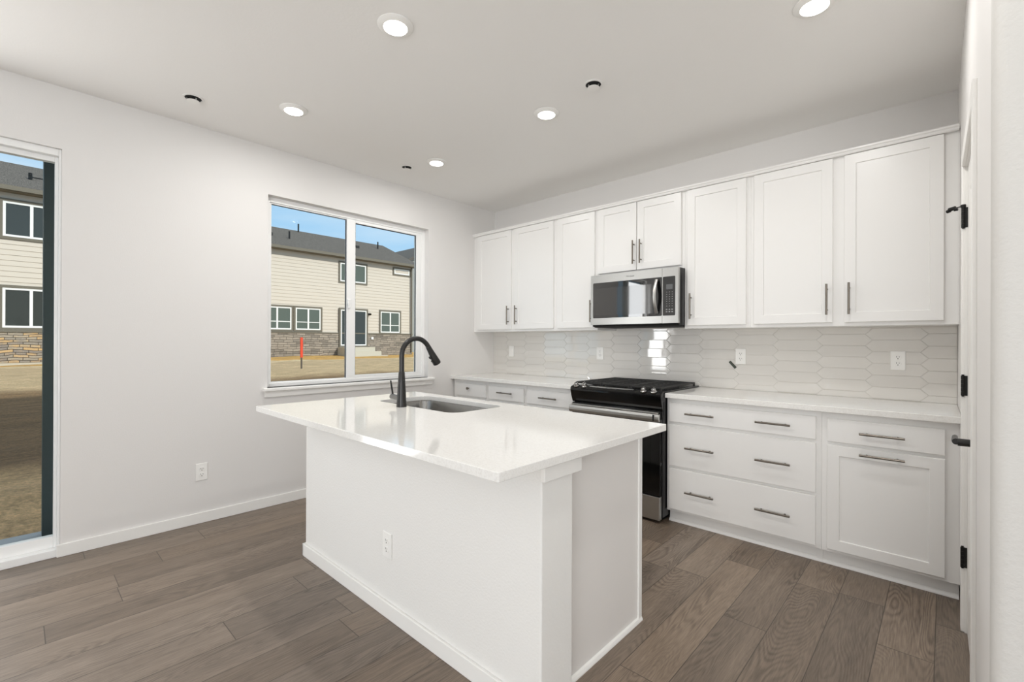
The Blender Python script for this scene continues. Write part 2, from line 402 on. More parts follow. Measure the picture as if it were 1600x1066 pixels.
# ---- pantry door, casing, hinges and lever
b = BM()
for d in ((DU0-.062, DU0, 0, DH+.062), (DU1, DU1+.062, 0, DH+.062), (DU0, DU1, DH, DH+.062)):
    box(b, d[0], d[1], -0.012, 0.001, d[2], d[3], bev=0.003, M=RW)
for d in ((DU0, DU0+.004, 0, DH), (DU1-.004, DU1, 0, DH), (DU0, DU1, DH-.004, DH)):
    box(b, d[0], d[1], 0.0, 0.11, d[2], d[3], M=RW)
struct('trim_3', b, M['trim'], 'white casing around the pantry door', 'trim')
def door_mesh():
    b = BM()
    u0, u1, z0, z1, d0, d1, st = DU0+.006, DU1-.006, 0.012, DH-.006, 0.008, 0.043, 0.11
    for d in ((u0, u0+st, z0, z1), (u1-st, u1, z0, z1), (u0+st, u1-st, z0, z0+.22), (u0+st, u1-st, 0.92, 1.05), (u0+st, u1-st, z1-.12, z1)):
        box(b, d[0], d[1], d0, d1, d[2], d[3])
    for za, zb in ((z0+.22, 0.92), (1.05, z1-.12)):        # sloped mouldings and recessed panels
        o = [(u0+st, za), (u1-st, za), (u1-st, zb), (u0+st, zb)]; q = 0.03
        i = [(u0+st+q, za+q), (u1-st-q, za+q), (u1-st-q, zb-q), (u0+st+q, zb-q)]
        i2 = [(p[0]+(.03 if p[0] < 1.2 else -.03), p[1]+(.03 if k < 2 else -.03)) for k, p in enumerate(i)]
        vo = [b.verts.new((p[0], d0, p[1])) for p in o]; vi = [b.verts.new((p[0], d0+.010, p[1])) for p in i]; vj = [b.verts.new((p[0], d0+.004, p[1])) for p in i2]
        for k in range(4):
            b.faces.new((vo[k], vo[(k+1) % 4], vi[(k+1) % 4], vi[k])); b.faces.new((vi[k], vi[(k+1) % 4], vj[(k+1) % 4], vj[k]))
        b.faces.new(vj)
    for v in b.verts: v.co = RW(v.co)
    return b
dr = struct('door_2', door_mesh(), M['door'], 'white two panel pantry door with black hinges and lever', 'door')
for z in (1.825, 1.085, 0.33):
    b = BM()
    for k in range(5): tube(b, [RW((DU0+.003, -0.007, z-.044+.0177*k)), RW((DU0+.003, -0.007, z-.044+.0177*k+.0167))], 0.0068, 12)
    tube(b, [RW((DU0+.003, -0.007, z-.048)), RW((DU0+.003, -0.007, z+.049))], 0.0045, 10)
    box(b, DU0+.003, DU0+.006, -0.006, 0.010, z-.044, z+.044, M=RW)
    box(b, DU0-.001, DU0+.003, -0.004, 0.010, z-.044, z+.044, M=RW)
    obj('hinge', b, M['hinge'], dr, smooth=True)
b = BM()                          # hinge pin door stop
z = 1.876
tube(b, [RW((DU0+.003, -0.007, z-.006)), RW((DU0+.003, -0.007, z+.006))], 0.009, 12)
tube(b, [RW((DU0+.003, -0.010, z)), RW((DU0-.008, -0.035, z-.002))], 0.0022, 8)
tube(b, [RW((DU0-.004, -0.024, z-.008)), RW((DU0-.008, -0.036, z-.008))], 0.007, 12)
tube(b, [RW((DU0-.006, -0.032, z-.001)), RW((DU0-.020, -0.052, z-.003))], 0.0085, 12)
tube(b, [RW((DU0-.018, -0.049, z-.008)), RW((DU0-.026, -0.058, z-.009))], 0.0075, 12)
obj('door_stop', b, M['hinge'], dr, smooth=True)
b = BM(); uL, zL = DU1-.066, 0.934
lathe(b, [(0.0, 0.0), (0.029, 0.0), (0.030, 0.003), (0.028, 0.007), (0.017, 0.013), (0.0125, 0.016), (0.0125, 0.048), (0.0, 0.048)], RW((uL, 0.008, zL)), (-1, 0, 0), 28)
lv = obj('lever_handle', b, M['bronze'], dr, smooth=True)
b = BM(); tube(b, [RW((uL+.006, -0.044, zL+.002)), RW((uL-.03, -0.046, zL+.001)), RW((uL-.115, -0.044, zL))], [0.0105, 0.0095, 0.008], 14); obj('lever', b, M['bronze'], lv, smooth=True)

# storey above, keeps the sun off the yard beside the house
b = BM(); box(b, -0.16, XR+.15, YB-.15, 6.5, H+.25, 7.6); struct('wall_upper', b, M['wall'], 'upper storey of the house', 'wall')

# ------------------------------------------------------------------ ceiling fixtures
def downlight(x, y, label):
    t = thing('recessed_light', label, 'ceiling light', (x, y, H), 'recessed ceiling lights')
    b = BM(); lathe(b, [(0.0825, -0.0005), (0.0825, -0.004), (0.076, -0.0075), (0.062, -0.013), (0.055, -0.0145), (0.054, -0.012), (0.0, -0.012)], (x, y, H), n=48)
    obj('trim_ring', b, M['plastic'], t, smooth=True)
    b = BM(); lathe(b, [(0.0535, -0.0125), (0.051, -0.017), (0.042, -0.0195), (0.0, -0.021)], (x, y, H), n=40)
    obj('lens', b, M['lens'], t, smooth=True)
    l = area('lamp_light', (0, 0, -0.024), (0, 0, -1), 0.10, 0.10, LAMP_W, (1.0, 0.985, 0.96), 'DISK'); l.parent = t
for x, y, lab in ((1.90, -2.545, 'round lit ceiling light over the near side of the island, largest one fully in view'),
                  (0.733, -2.545, 'round lit ceiling light nearest the window wall, between two sprinklers on the left'),
                  (1.896, -1.41, 'round lit ceiling light just left of the sprinkler in the middle of the ceiling'),
                  (0.712, -1.385, 'smallest lit ceiling light, farthest back near the cabinet corner'),
                  (3.37, -1.372, 'lit ceiling light cut by the top edge above the right cabinets'),
                  (3.37, -2.545, 'added unseen ceiling light over the aisle in front of the pantry door')):  # last one is out of view, added to brighten the kitchen's right side
    downlight(x, y, lab)

def sprinkler(x, y, r, label, ang):
    t = thing('fire_sprinkler', label, 'sprinkler', (x, y, H), 'concealed fire sprinklers in the ceiling')
    b = BM(); lathe(b, [(r, -0.0004), (r, -0.003), (r*.9, -0.0045), (r*.80, -0.004), (r*.80, -0.0008)], (x, y, H), n=36)
    obj('flange', b, M['plastic'], t, smooth=True)
    b = BM(); lathe(b, [(r*.80, -0.001), (0.0, -0.001)], (x, y, H), n=36); obj('cup', b, M['dark'], t)
    b = BM(); lathe(b, [(0.0, -0.019), (r*.60, -0.019), (r*.62, -0.020), (r*.60, -0.0215), (0.0, -0.022)], (x, y, H), n=36); obj('cover_plate', b, M['plastic'], t, smooth=True)
    for k in range(3):
        a = ang + k*2*pi/3; px, py = x+r*.52*math.cos(a), y+r*.52*math.sin(a)
        b = BM(); tube(b, [(px, py, H-.001), (px, py, H-.021)], r*.10, 8); obj('bracket', b, M['nickel_bright'], t, smooth=True)
    b = BM(); tube(b, [(x, y, H-.001), (x, y, H-.021)], r*.16, 10); obj('spray_nozzle', b, M['nickel_bright'], t, smooth=True)
sprinkler(0.421, -3.02, 0.055, 'white concealed sprinkler in the ceiling near the sliding door', 0.3)
sprinkler(2.306, -1.49, 0.055, 'white concealed sprinkler near the middle of the ceiling', 2.2)
sprinkler(0.433, -1.485, 0.050, 'small white concealed sprinkler beside the farthest ceiling light', 1.0)

# ------------------------------------------------------------------ cabinets
def shaker(b, x0, x1, z0, z1, yf, th=0.02, st=0.057, dep=0.007, sl=0.003):
    """framed door whose front looks toward -y at y = yf"""
    yb = yf + th
    for d in ((x0, x0+st, z0, z1), (x1-st, x1, z0, z1), (x0+st, x1-st, z0, z0+st), (x0+st, x1-st, z1-st, z1)):
        pass
    o = [(x0, z0), (x1, z0), (x1, z1), (x0, z1)]
    e = 0.0018
    oc = [(x0+e, z0+e), (x1-e, z0+e), (x1-e, z1-e), (x0+e, z1-e)]
    i = [(x0+st, z0+st), (x1-st, z0+st), (x1-st, z1-st), (x0+st, z1-st)]
    j = [(x0+st+sl, z0+st+sl), (x1-st-sl, z0+st+sl), (x1-st-sl, z1-st-sl), (x0+st+sl, z1-st-sl)]
    rings = [[b.verts.new((p[0], y, p[1])) for p in q] for q, y in ((o, yb), (o, yf+e), (oc, yf), (i, yf), (j, yf+dep))]
    b.faces.new(list(reversed(rings[0])))
    for a, c in zip(rings, rings[1:]):
        for k in range(4): b.faces.new((a[k], a[(k+1) % 4], c[(k+1) % 4], c[k]))
    b.faces.new(rings[-1])

def pull(parent, x, z, yf, vertical, length=0.19, name='handle'):
    b = BM(); h = length/2; yb = yf-0.032; q = 0.064
    if vertical:
        tube(b, [(x, yb, z-h), (x, yb, z+h)], 0.006, 14)
        for s in (-q, q): tube(b, [(x, yf, z+s), (x, yb, z+s)], 0.0048, 10)
    else:
        tube(b, [(x-h, yb, z), (x+h, yb, z)], 0.006, 14)
        for s in (-q, q): tube(b, [(x+s, yf, z), (x+s, yb, z)], 0.0048, 10)
    o = obj(name, b, M['nickel'], parent, smooth=True); o['label'] = 'brushed nickel bar handle'
    return o

UY, UD = -0.3094, -0.3294          # upper box front, door front
UZ0, UZ1 = 1.374, 2.425
def upper(label, x0, x1, doors, z0=UZ0, dz0=1.3966, fill=None):
    t = thing('wall_cabinet', label, 'cabinet', ((x0+x1)/2, -0.16, z0), 'white wall cabinets above the worktop')
    b = BM(); box(b, x0, x1, UY, -0.0005, z0, UZ1, bev=0.001, seg=1)
    obj('carcass', b, M['cab'], t)
    if x1 > 3.8: bx('scribe_strip', M['cab'], t, x1+.0002, 3.8487, UY, UY+.04, z0, UZ1)
    for dx0, dx1, hx in doors:
        b = BM(); shaker(b, dx0, dx1, dz0, 2.4078, UD); d = obj('door', b, M['cab'], t)
        pull(d, hx, dz0+0.142, UD, True)
    return t
g = 0.0006
upper('white two door wall cabinet in the corner by the window wall', 0.0006, 1.137-g, ((0.0753, 0.5686, 0.541), (0.6111, 1.1128, 0.652)))
upper('narrow white single door wall cabinet left of the microwave', 1.137, 1.590-g, ((1.1606, 1.5653, 1.540),))
upper('short white two door wall cabinet above the microwave', 1.590, 2.355-g, ((1.600, 1.9605, 1.944), (1.968, 2.3315, 2.006)), 1.832, 1.857)
upper('narrow white single door wall cabinet right of the microwave', 2.355, 2.814-g, ((2.3782, 2.7888, 2.412),))
upper('wide white two door wall cabinet beside the pantry door', 2.814, 3.8445, ((2.8385, 3.2849, 3.258), (3.3425, 3.7867, 3.370)))
b = BM()
prism(b, [(UY-.001, 2.4105), (UD-.004, 2.4105), (UD-.008, 2.416), (UD-.010, 2.424), (UD-.016, 2.430), (UD-.016, 2.4395), (-0.0005, 2.4395), (-0.0005, 2.4255), (UY-.001, 2.4255)], 0, 0.001, 3.8455)
tag(obj('crown_moulding', b, M['cab']), 'slim white crown moulding along the tops of the wall cabinets', 'moulding')

BY, BD = -0.5988, -0.6188          # base box front, drawer front
CT = 0.914
def base(label, x0, x1, z1=0.8795):
    t = thing('base_cabinet', label, 'cabinet', ((x0+x1)/2, -0.3, 0), 'white base cabinets along the back wall')
    b = BM(); box(b, x0, x1, BY, -0.0005, 0.086, z1, bev=0.001, seg=1); obj('carcass', b, M['cab'], t)
    if x1 > 3.8: bx('scribe_strip', M['cab'], t, x1+.0002, 3.8517, BY, BY+.04, 0.086, z1)
    b = BM(); box(b, x0, x1, -0.548, -0.53, 0.0, 0.0855); prism(b, [(-0.566, 0.0), (-0.548, 0.0), (-0.548, 0.020), (-0.553, 0.019), (-0.560, 0.014), (-0.565, 0.006)], 0, x0, x1)
    obj('toe_kick', b, M['cab'], t)
    return t
def drawer(t, x0, x1, z0, z1, hx, hz):
    b = BM(); box(b, x0, x1, BD, BY, z0, z1, bev=0.0025); d = obj('drawer', b, M['cab'], t)
    for x in hx: pull(d, x, hz, BD, False)
    return d
def bdoor(t, x0, x1, z0, z1, hx=None, hz=None, vert=False):
    b = BM(); shaker(b, x0, x1, z0, z1, BD); d = obj('door', b, M['cab'], t)
    if hx: pull(d, hx, hz, BD, vert)
t = base('white three drawer base cabinet right of the range', 2.352, 3.276-g)
drawer(t, 2.3723, 3.2491, 0.7154, 0.8466, (2.592, 3.031), 0.782)
drawer(t, 2.3723, 3.2491, 0.4092, 0.6936, (2.592, 3.031), 0.549)
drawer(t, 2.3723, 3.2491, 0.1063, 0.3903, (2.592, 3.031), 0.246)
t = base('white base cabinet with one drawer over a door beside the pantry', 3.276, 3.8445)
drawer(t, 3.3035, 3.7932, 0.7144, 0.8434, (3.548,), 0.778)
bdoor(t, 3.3035, 3.7932, 0.1065, 0.6959, 3.548, 0.664)
t = base('white base cabinet in the corner with a small knob on its drawer', 0.0136, 0.532-g)
b = BM(); box(b, 0.058, 0.509, BD, BY, 0.717, 0.843, bev=0.0025); d = obj('drawer', b, M['cab'], t)
b = BM(); lathe(b, [(0.0, 0.0), (0.007, 0.0), (0.006, 0.012), (0.013, 0.018), (0.0135, 0.026), (0.0, 0.028)], (0.262, BD, 0.797), (0, -1, 0), 20); obj('knob', b, M['nickel'], d, smooth=True)
bdoor(t, 0.058, 0.509, 0.1065, 0.6959, 0.47, 0.60, True)
t = base('white base cabinet second from the window wall, behind the sink', 0.532, 1.0205-g)
drawer(t, 0.556, 1.003, 0.717, 0.843, (0.786,), 0.789); bdoor(t, 0.556, 1.003, 0.1065, 0.6959, 0.60, 0.60, True)
t = base('white base cabinet immediately left of the range', 1.0205, 1.5835)
drawer(t, 1.041, 1.558, 0.717, 0.843, (1.300,), 0.783); bdoor(t, 1.041, 1.558, 0.1065, 0.6959, 1.10, 0.60, True)

b = BM(); box(b, 0.0006, 1.5845, -0.6408, -0.0005, 0.880, CT, bev=0.003); tag(obj('worktop', b, M['quartz']), 'white quartz worktop left of the range, running to the window wall', 'worktop')
b = BM(); prism(b, [(2.3515, -0.6408), (3.8522, -0.6408), (3.8452, -0.0005), (2.3515, -0.0005)], 2, 0.880, CT); tag(obj('worktop', b, M['quartz'], bevel=0.003), 'white quartz worktop right of the range, running to the pantry', 'worktop')

# ---- picket tile backsplash
def clip(poly, x0, x1, z0, z1):
    for ax, lim, sg in ((0, x0, 1), (0, x1, -1), (1, z0, 1), (1, z1, -1)):
        out = []
        for k in range(len(poly)):
            a, c = poly[k], poly[(k+1) % len(poly)]; ia, ic = (a[ax]-lim)*sg >= 0, (c[ax]-lim)*sg >= 0
            if ia: out.append(a)
            if ia != ic:
                s_ = (lim-a[ax])/(c[ax]-a[ax]); out.append((a[0]+(c[0]-a[0])*s_, a[1]+(c[1]-a[1])*s_))
        poly = out
        if len(poly) < 3: return []
    return poly
def splash():
    gb = BM(); tb = BM(); rnd = random.Random(11)
    segs = ((0.0006, 3.8445, CT+.0005, 1.3735), (1.592, 2.353, 1.3738, 1.395))
    for x0, x1, z0, z1 in segs: box(gb, x0, x1, -0.0055, -0.0003, z0, z1)
    P, hz, gr = 0.2682, 0.0747, 0.0009
    for n in range(-4, 14):
        xa = 0.7515 + P*n; xb = xa + P; k0 = 0.0 if n % 2 == 0 else 0.5
        for k in range(-2, 9):
            zc = 1.366 - hz*(k + k0) + hz/2; h = hz/2
            hexa = [(xa-h/2+gr, zc), (xa+h/2, zc-h+gr), (xb-h/2, zc-h+gr), (xb+h/2-gr, zc), (xb-h/2, zc+h-gr), (xa+h/2, zc+h-gr)]
            tx, tz = rnd.gauss(0, 0.0035), rnd.gauss(0, 0.0045)
            for x0, x1, z0, z1 in segs:
                q = clip(hexa, x0, x1, z0, z1)
                if not q: continue
                cx = sum(p[0] for p in q)/len(q); cz = sum(p[1] for p in q)/len(q)
                ctx, ctz = (xa+xb)/2, zc
                Y = lambda p: -0.0085 + tx*(p[0]-ctx) + tz*(p[1]-ctz)
                f = [(p[0]+(cx-p[0])*.012 + (0.0012 if p[0] < cx else -0.0012), p[1]+(0.0012 if p[1] < cz else -0.0012)) for p in q]
                A = [tb.verts.new((p[0], -0.005, p[1])) for p in q]; Bm = [tb.verts.new((p[0], Y(p)+.0010, p[1])) for p in q]; C_ = [tb.verts.new((p[0], Y(p), p[1])) for p in f]
                for m in range(len(q)):
                    n2 = (m+1) % len(q)
                    tb.faces.new((A[m], A[n2], Bm[n2], Bm[m])); tb.faces.new((Bm[m], Bm[n2], C_[n2], C_[m]))
                tb.faces.new(C_)
    t = thing('backsplash', 'glossy pale grey picket tile backsplash between worktop and wall cabinets', 'backsplash', (1.9, 0, CT))
    obj('grout', gb, M['grout'], t); obj('tile_field', tb, M['tile'], t)
splash()
b = BM()
Mx = Matrix.Translation((2.604, -0.0125, 1.101)) @ Matrix.Rotation(math.radians(48), 4, 'Y')
box(b, -0.033, 0.033, -0.003, 0.0035, -0.009, 0.009, bev=0.001, M=Mx)
tag(obj('felt_strip', b, M['strip']), 'small dark green strip stuck slanting on the tiles below an outlet', 'strip')

# ---- outlets
def outlet(c, out, label, kind='duplex', h=0.117, w=0.072):
    """c = centre on the wall surface, out = outward normal"""
    out = Vector(out); side = Vector((0, 0, 1)).cross(out); c = Vector(c)
    Q = Matrix((( side.x, 0, out.x, c.x), (side.y, 0, out.y, c.y), (0, 1, 0, c.z), (0, 0, 0, 1)))
    t = thing('wall_outlet' if kind == 'duplex' else 'wall_switch', label, 'outlet' if kind == 'duplex' else 'switch', c, 'electrical plates on the walls')
    b = BM(); box(b, -w/2, w/2, -h/2, h/2, 0.0003, 0.006, bev=0.002, M=Q); obj('cover_plate', b, M['plastic'], t)
    if kind == 'duplex':
        for s in (-1, 1):
            b = BM(); zc = s*0.0195
            lp = [(0.0165*math.cos(a), max(-.0135, min(.0135, 0.0165*math.sin(a)))+zc) for a in [2*pi*k/28 for k in range(28)]]
            A = [b.verts.new(Q @ Vector((p[0], p[1], 0.005))) for p in lp]; B = [b.verts.new(Q @ Vector((p[0]*.97, zc+(p[1]-zc)*.97, 0.0085))) for p in lp]
            b.faces.new(B)
            for k in range(28): b.faces.new((A[k], A[(k+1) % 28], B[(k+1) % 28], B[k]))
            r = obj('receptacle', b, M['plastic'], t)
            b = BM()
            box(b, -.0075, -.0050, zc+.000, zc+.009, .0080, .0088, M=Q); box(b, .0050, .0075, zc+.001, zc+.008, .0080, .0088, M=Q)
            box(b, -.0024, .0024, zc-.0098, zc-.0045, .0080, .0088, M=Q); obj('slots', b, M['slot'], r)
        b = BM(); lathe(b, [(0.003, 0.0055), (0.0028, 0.0068), (0, 0.0070)], (0, 0, 0), n=12)
        for v in b.verts: v.co = Q @ v.co
        obj('screw', b, M['plastic'], t)
    else:
        b = BM(); box(b, -.0165, .0165, -.033, .033, .005, .0085, bev=0.002, M=Q); obj('rocker', b, M['plastic'], t)
outlet((0.287, -0.0090, 1.165), (0, -1, 0), 'white rocker switch plate on the tiles nearest the window wall', 'switch')
outlet((1.425, -0.0090, 1.165), (0, -1, 0), 'white outlet on the tiles just left of the range')
outlet((2.661, -0.0090, 1.165), (0, -1, 0), 'white outlet on the tiles with a dark strip below it')
outlet((3.578, -0.0090, 1.162), (0, -1, 0), 'white outlet on the tiles near the pantry door')
outlet((0.0, -2.868, 0.355), (1, 0, 0), 'white outlet low on the left wall between sliding door and window')
outlet((1.909, -2.58, 0.329), (0, -1, 0), 'white outlet low on the long front of the island')

# ------------------------------------------------------------------ island
IZ = 0.903
t = thing('kitchen_island', 'white kitchen island with textured front and smooth end panel', 'island', (1.92, -2.2, 0))
b = BM(); box(b, 1.022, 2.825, -2.58, -2.405, 0, IZ-.0305, bev=0.006, seg=3); o = obj('pony_wall', b, M['drywall'], t); o['label'] = 'textured painted half wall'
b = BM(); box(b, 1.04, 2.752, -2.4045, -1.815, 0.086, IZ-.0305); box(b, 1.04, 2.752, -2.4045, -1.87, 0.0, 0.086)
# sink bay is left open on top
carc = obj('carcass', b, M['cab'], t)
b = BM(); box(b, 2.7525, 2.770, -2.4045, -1.800, 0.0, IZ-.0305); o = obj('end_panel', b, M['panel'], t); o['label'] = 'smooth painted end panel'
b = BM(); box(b, 2.7705, 2.779, -1.826, -1.797, 0.0, IZ-.031, bev=0.002); obj('corner_strip', b, M['trim'], t)
b = BM(); prism(b, [(2.7705, 0.0), (2.784, 0.0), (2.7835, 0.006), (2.779, 0.015), (2.7705, 0.0185)], 1, -2.405, -1.797); obj('shoe_moulding', b, M['trim'], t)
b = BM(); box(b, 1.010, 2.825, -2.594, -2.5805, 0.0, 0.072, bev=0.003); box(b, 1.008, 1.0215, -2.594, -2.405, 0.0, 0.072, bev=0.003); obj('baseboard', b, M['trim'], t)
b = BM(); box(b, 2.8255, 2.843, -2.586, -2.376, 0.812, IZ-.031, bev=0.002); obj('support_block', b, M['trim'], t)
for k in range(3):
    x0 = 1.06+k*0.565
    b = BM()
    r = [(x0, 0.11), (x0+.545, 0.11), (x0+.545, 0.85), (x0, 0.85)]
    box(b, x0, x0+.545, -1.8145, -1.795, 0.11, 0.85, bev=0.002); d = obj('door', b, M['cab'], t)
    b = BM(); tube(b, [(x0+.06, -1.763, 0.62), (x0+.06, -1.763, 0.81)], 0.006, 12)
    for z in (0.65, 0.78): tube(b, [(x0+.06, -1.795, z), (x0+.06, -1.763, z)], 0.0048, 8)
    obj('handle', b, M['nickel'], d, smooth=True)

SX0, SX1, SY0, SY1, SR = 1.215, 1.955, -2.232, -1.846, 0.07
def worktop_with_hole():
    b = BM(); z = IZ
    X0, X1, Y0, Y1 = 0.958, 2.876, -2.834, -1.758
    outer = [b.verts.new((x, y, z)) for x, y in rrect(X0, X1, Y0, Y1, 0.006, 3)]
    inner = [b.verts.new((x, y, z)) for x, y in rrect(SX0, SX1, SY0, SY1, SR, 8)]
    es = []
    for lp in (outer, inner):
        for k in range(len(lp)): es.append(b.edges.new((lp[k], lp[(k+1) % len(lp)])))
    bmesh.ops.triangle_fill(b, use_beauty=True, use_dissolve=True, edges=es)
    fs = list(b.faces)
    r = bmesh.ops.extrude_face_region(b, geom=fs)
    bmesh.ops.translate(b, verts=[v for v in r['geom'] if isinstance(v, bmesh.types.BMVert)], vec=(0, 0, -0.030))
    return b
tag(obj('island_worktop', worktop_with_hole(), M['quartz'], bevel=0.0025), 'white quartz island worktop with overhang and sink cutout', 'worktop')

def sink_mesh():
    b = BM(); zt = IZ-.0315; rings = []
    for off, z, r in ((0.030, zt, .09), (-0.0005+.006, zt, .075), (0.004, zt-.004, .074), (0.0, zt-.17, .07), (-0.012, zt-.198, .058), (-0.03, zt-.207, .04)):
        rings.append([b.verts.new((x, y, z)) for x, y in rrect(SX0-off, SX1+off, SY0-off, SY1+off, r, 8)])
    for a, c in zip(rings, rings[1:]):
        n = len(a)
        for k in range(n): b.faces.new((a[k], a[(k+1) % n], c[(k+1) % n], c[k]))
    b.faces.new(rings[-1])
    return b
t = thing('undermount_sink', 'stainless steel undermount sink set into the island worktop', 'sink', ((SX0+SX1)/2, (SY0+SY1)/2, IZ-.24))
obj('basin', sink_mesh(), M['sink'], t, smooth=True)
b = BM(); lathe(b, [(0.045, 0.003), (0.043, 0.005), (0.030, 0.001), (0.0, 0.0)], ((SX0+SX1)/2, SY1-.12, IZ-.2385), n=28); obj('drain', b, M['nickel_bright'], t, smooth=True)
# the cabinet is cut out round the basin
carc_cut = BM(); box(carc_cut, SX0-.04, SX1+.04, SY0-.04, SY1+.028, IZ-.26, IZ+.05)
me = bpy.data.meshes.new('cut'); carc_cut.to_mesh(me); carc_cut.free()

# ---- tap
FX, FY = 1.560, -2.277
t = thing('kitchen_faucet', 'matte black pull down kitchen faucet standing behind the island sink', 'faucet', (FX, FY, IZ))
b = BM(); lathe(b, [(0.0, 0.0), (0.0285, 0.0), (0.0285, 0.004), (0.0262, 0.03), (0.0215, 0.12), (0.0175, 0.19), (0.0155, 0.196), (0.0, 0.196)], (FX, FY, IZ), n=32); obj('body', b, M['bronze'], t, smooth=True)
path = [(FX, FY, IZ+.19), (FX, FY, IZ+.285)]
rc, zc = 0.098, IZ+.286
for k in range(1, 17):
    a = pi*0.84*k/16; path.append((FX, FY+rc-rc*math.cos(a), zc+rc*math.sin(a)))
b = BM(); tube(b, path, 0.0142, 18); obj('spout', b, M['bronze'], t, smooth=True)
p0 = Vector(path[-1]); dv = (Vector(path[-1])-Vector(path[-2])).normalized()
b = BM(); tube(b, [p0-dv*.004, p0+dv*.02, p0+dv*.06, p0+dv*.112, p0+dv*.118], [0.0155, 0.0165, 0.020, 0.0245, 0.023], 24); h = obj('spray_head', b, M['bronze'], t, smooth=True)
b = BM(); nrm = Vector((0, -dv.z, dv.y)) if dv.z > 0 else Vector((0, dv.z, -dv.y)); c = p0+dv*.06
tube(b, [c+nrm*.017, c+nrm*.027], [0.011, 0.009], 14); tube(b, [c+dv*.026+nrm*.02, c+dv*.026+nrm*.027], [0.009, 0.007], 14); obj('spray_button', b, M['hinge'], h, smooth=True)
b = BM(); tube(b, [(FX-.018, FY, IZ+.047), (FX-.10, FY, IZ+.050)], [0.0155, 0.0155], 20); hub = obj('handle_hub', b, M['hubmetal'], t, smooth=True); hub['label'] = 'bright metal handle hub'
b = BM(); tube(b, [(FX-.088, FY, IZ+.058), (FX-.094, FY, IZ+.082), (FX-.106, FY-.004, IZ+.142)], [0.0055, 0.0052, 0.0046], 12); obj('lever', b, M['hinge'], hub, smooth=True)

# ------------------------------------------------------------------ range
RX0, RX1 = 1.5895, 2.3455
t = thing('gas_range', 'black and stainless slide in gas range with cast iron grates', 'range', ((RX0+RX1)/2, -0.35, 0))
b = BM(); box(b, RX0, RX1, -0.655, -0.02, 0.035, 0.905, bev=0.003); obj('body', b, M['black'], t)
b = BM(); box(b, RX0+.03, RX1-.03, -0.63, -0.05, 0.0, 0.035); obj('plinth', b, M['dark'], t)
b = BM(); box(b, RX0-.004, RX1+.004, -0.675, -0.012, 0.9145, 0.924, bev=0.003); box(b, RX0, RX1, -0.655, -0.02, 0.905, 0.9145); obj('cooktop', b, M['black'], t)
b = BM(); prism(b, [(-0.655, 0.922), (-0.690, 0.917), (-0.702, 0.905), (-0.703, 0.885), (-0.690, 0.835), (-0.672, 0.792), (-0.655, 0.792)], 0, RX0-.006, RX1+.006); cp = obj('control_panel', b, M['blackgloss'], t, bevel=0.003)
b = BM(); prism(b, [(-0.679, 0.9245), (-0.692, 0.9215), (-0.692, 0.9255), (-0.679, 0.9285)], 0, 1.76, 2.135); obj('touch_strip', b, M['steel'], cp)
for x in (1.630, 1.707, 2.212, 2.290):
    b = BM(); ax = Vector((0, -0.38, 0.92))
    lathe(b, [(0.0, 0.0), (0.023, 0.0), (0.023, 0.004), (0.018, 0.007), (0.0165, 0.024), (0.0145, 0.028), (0.0, 0.028)], (x, -0.682, 0.920), ax, 26); k = obj('knob', b, M['nickel_bright'], t, smooth=True)
    b = BM(); q = Vector((0, 0, 1)).rotation_difference(ax)
    box(b, -.004, .004, -.015, .015, .027, .034, bev=0.0015, M=Matrix.Translation((x, -0.682, 0.920)) @ q.to_matrix().to_4x4()); obj('grip', b, M['nickel_bright'], k)
b = BM(); box(b, RX0+.004, RX1-.004, -0.690, -0.656, 0.192, 0.788, bev=0.004); dr = obj('oven_door', b, M['blackgloss'], t)
b = BM(); box(b, RX0+.075, RX1-.075, -0.6915, -0.6895, 0.29, 0.66, bev=0.0004, seg=1); obj('oven_window', b, M['blackgloss'], dr)
b = BM(); box(b, RX0+.012, RX1-.012, -0.712, -0.690, 0.772, 0.780, bev=0.002); obj('vent_trim', b, M['steel'], dr)
b = BM(); hx0, hx1 = RX0-.004, RX1+.002
pr = [(-0.706, 0.712), (-0.722, 0.716), (-0.7275, 0.735), (-0.7275, 0.752), (-0.722, 0.768), (-0.706, 0.771)]
prism(b, pr, 0, hx0, hx1)
for x in (hx0+.012, hx1-.04): box(b, x, x+.028, -0.710, -0.6895, 0.722, 0.764)
hd = obj('oven_handle', b, M['steel'], dr, bevel=0.003)
b = BM(); box(b, hx1-.046, hx1-.034, -0.7285, -0.7265, 0.722, 0.765); obj('end_slot', b, M['dark'], hd)
b = BM(); box(b, RX0+.006, RX1-.006, -0.692, -0.656, 0.022, 0.186, bev=0.004); obj('storage_drawer', b, M['steel'], t)
gx = [RX0+.012, RX0+.258, RX1-.258, RX1-.012]
for k in range(3):
    x0, x1 = gx[k]+.002, gx[k+1]-.002; y0, y1 = -0.655, -0.05; zt = 0.952
    b = BM()
    for y in (y0, y1-.014): box(b, x0, x1, y, y+.014, zt-.014, zt, bev=0.002, seg=1)
    for x in (x0, x1-.012): box(b, x, x+.012, y0+.014, y1-.014, zt-.014, zt, bev=0.002, seg=1)
    nb = 9
    for j in range(1, nb):
        y = y0+(y1-y0)*j/nb; box(b, x0+.012, x1-.012, y-.005, y+.005, zt-.012, zt+.001, bev=0.0015, seg=1)
    xm = (x0+x1)/2; box(b, xm-.005, xm+.005, y0+.014, y1-.014, zt-.013, zt-.001)
    for x in (x0, x1-.012):
        for y in (y0, (y0+y1)/2, y1-.014): box(b, x, x+.012, y, y+.014, 0.9245, zt-.012)
    obj('grate', b, M['iron'], t)
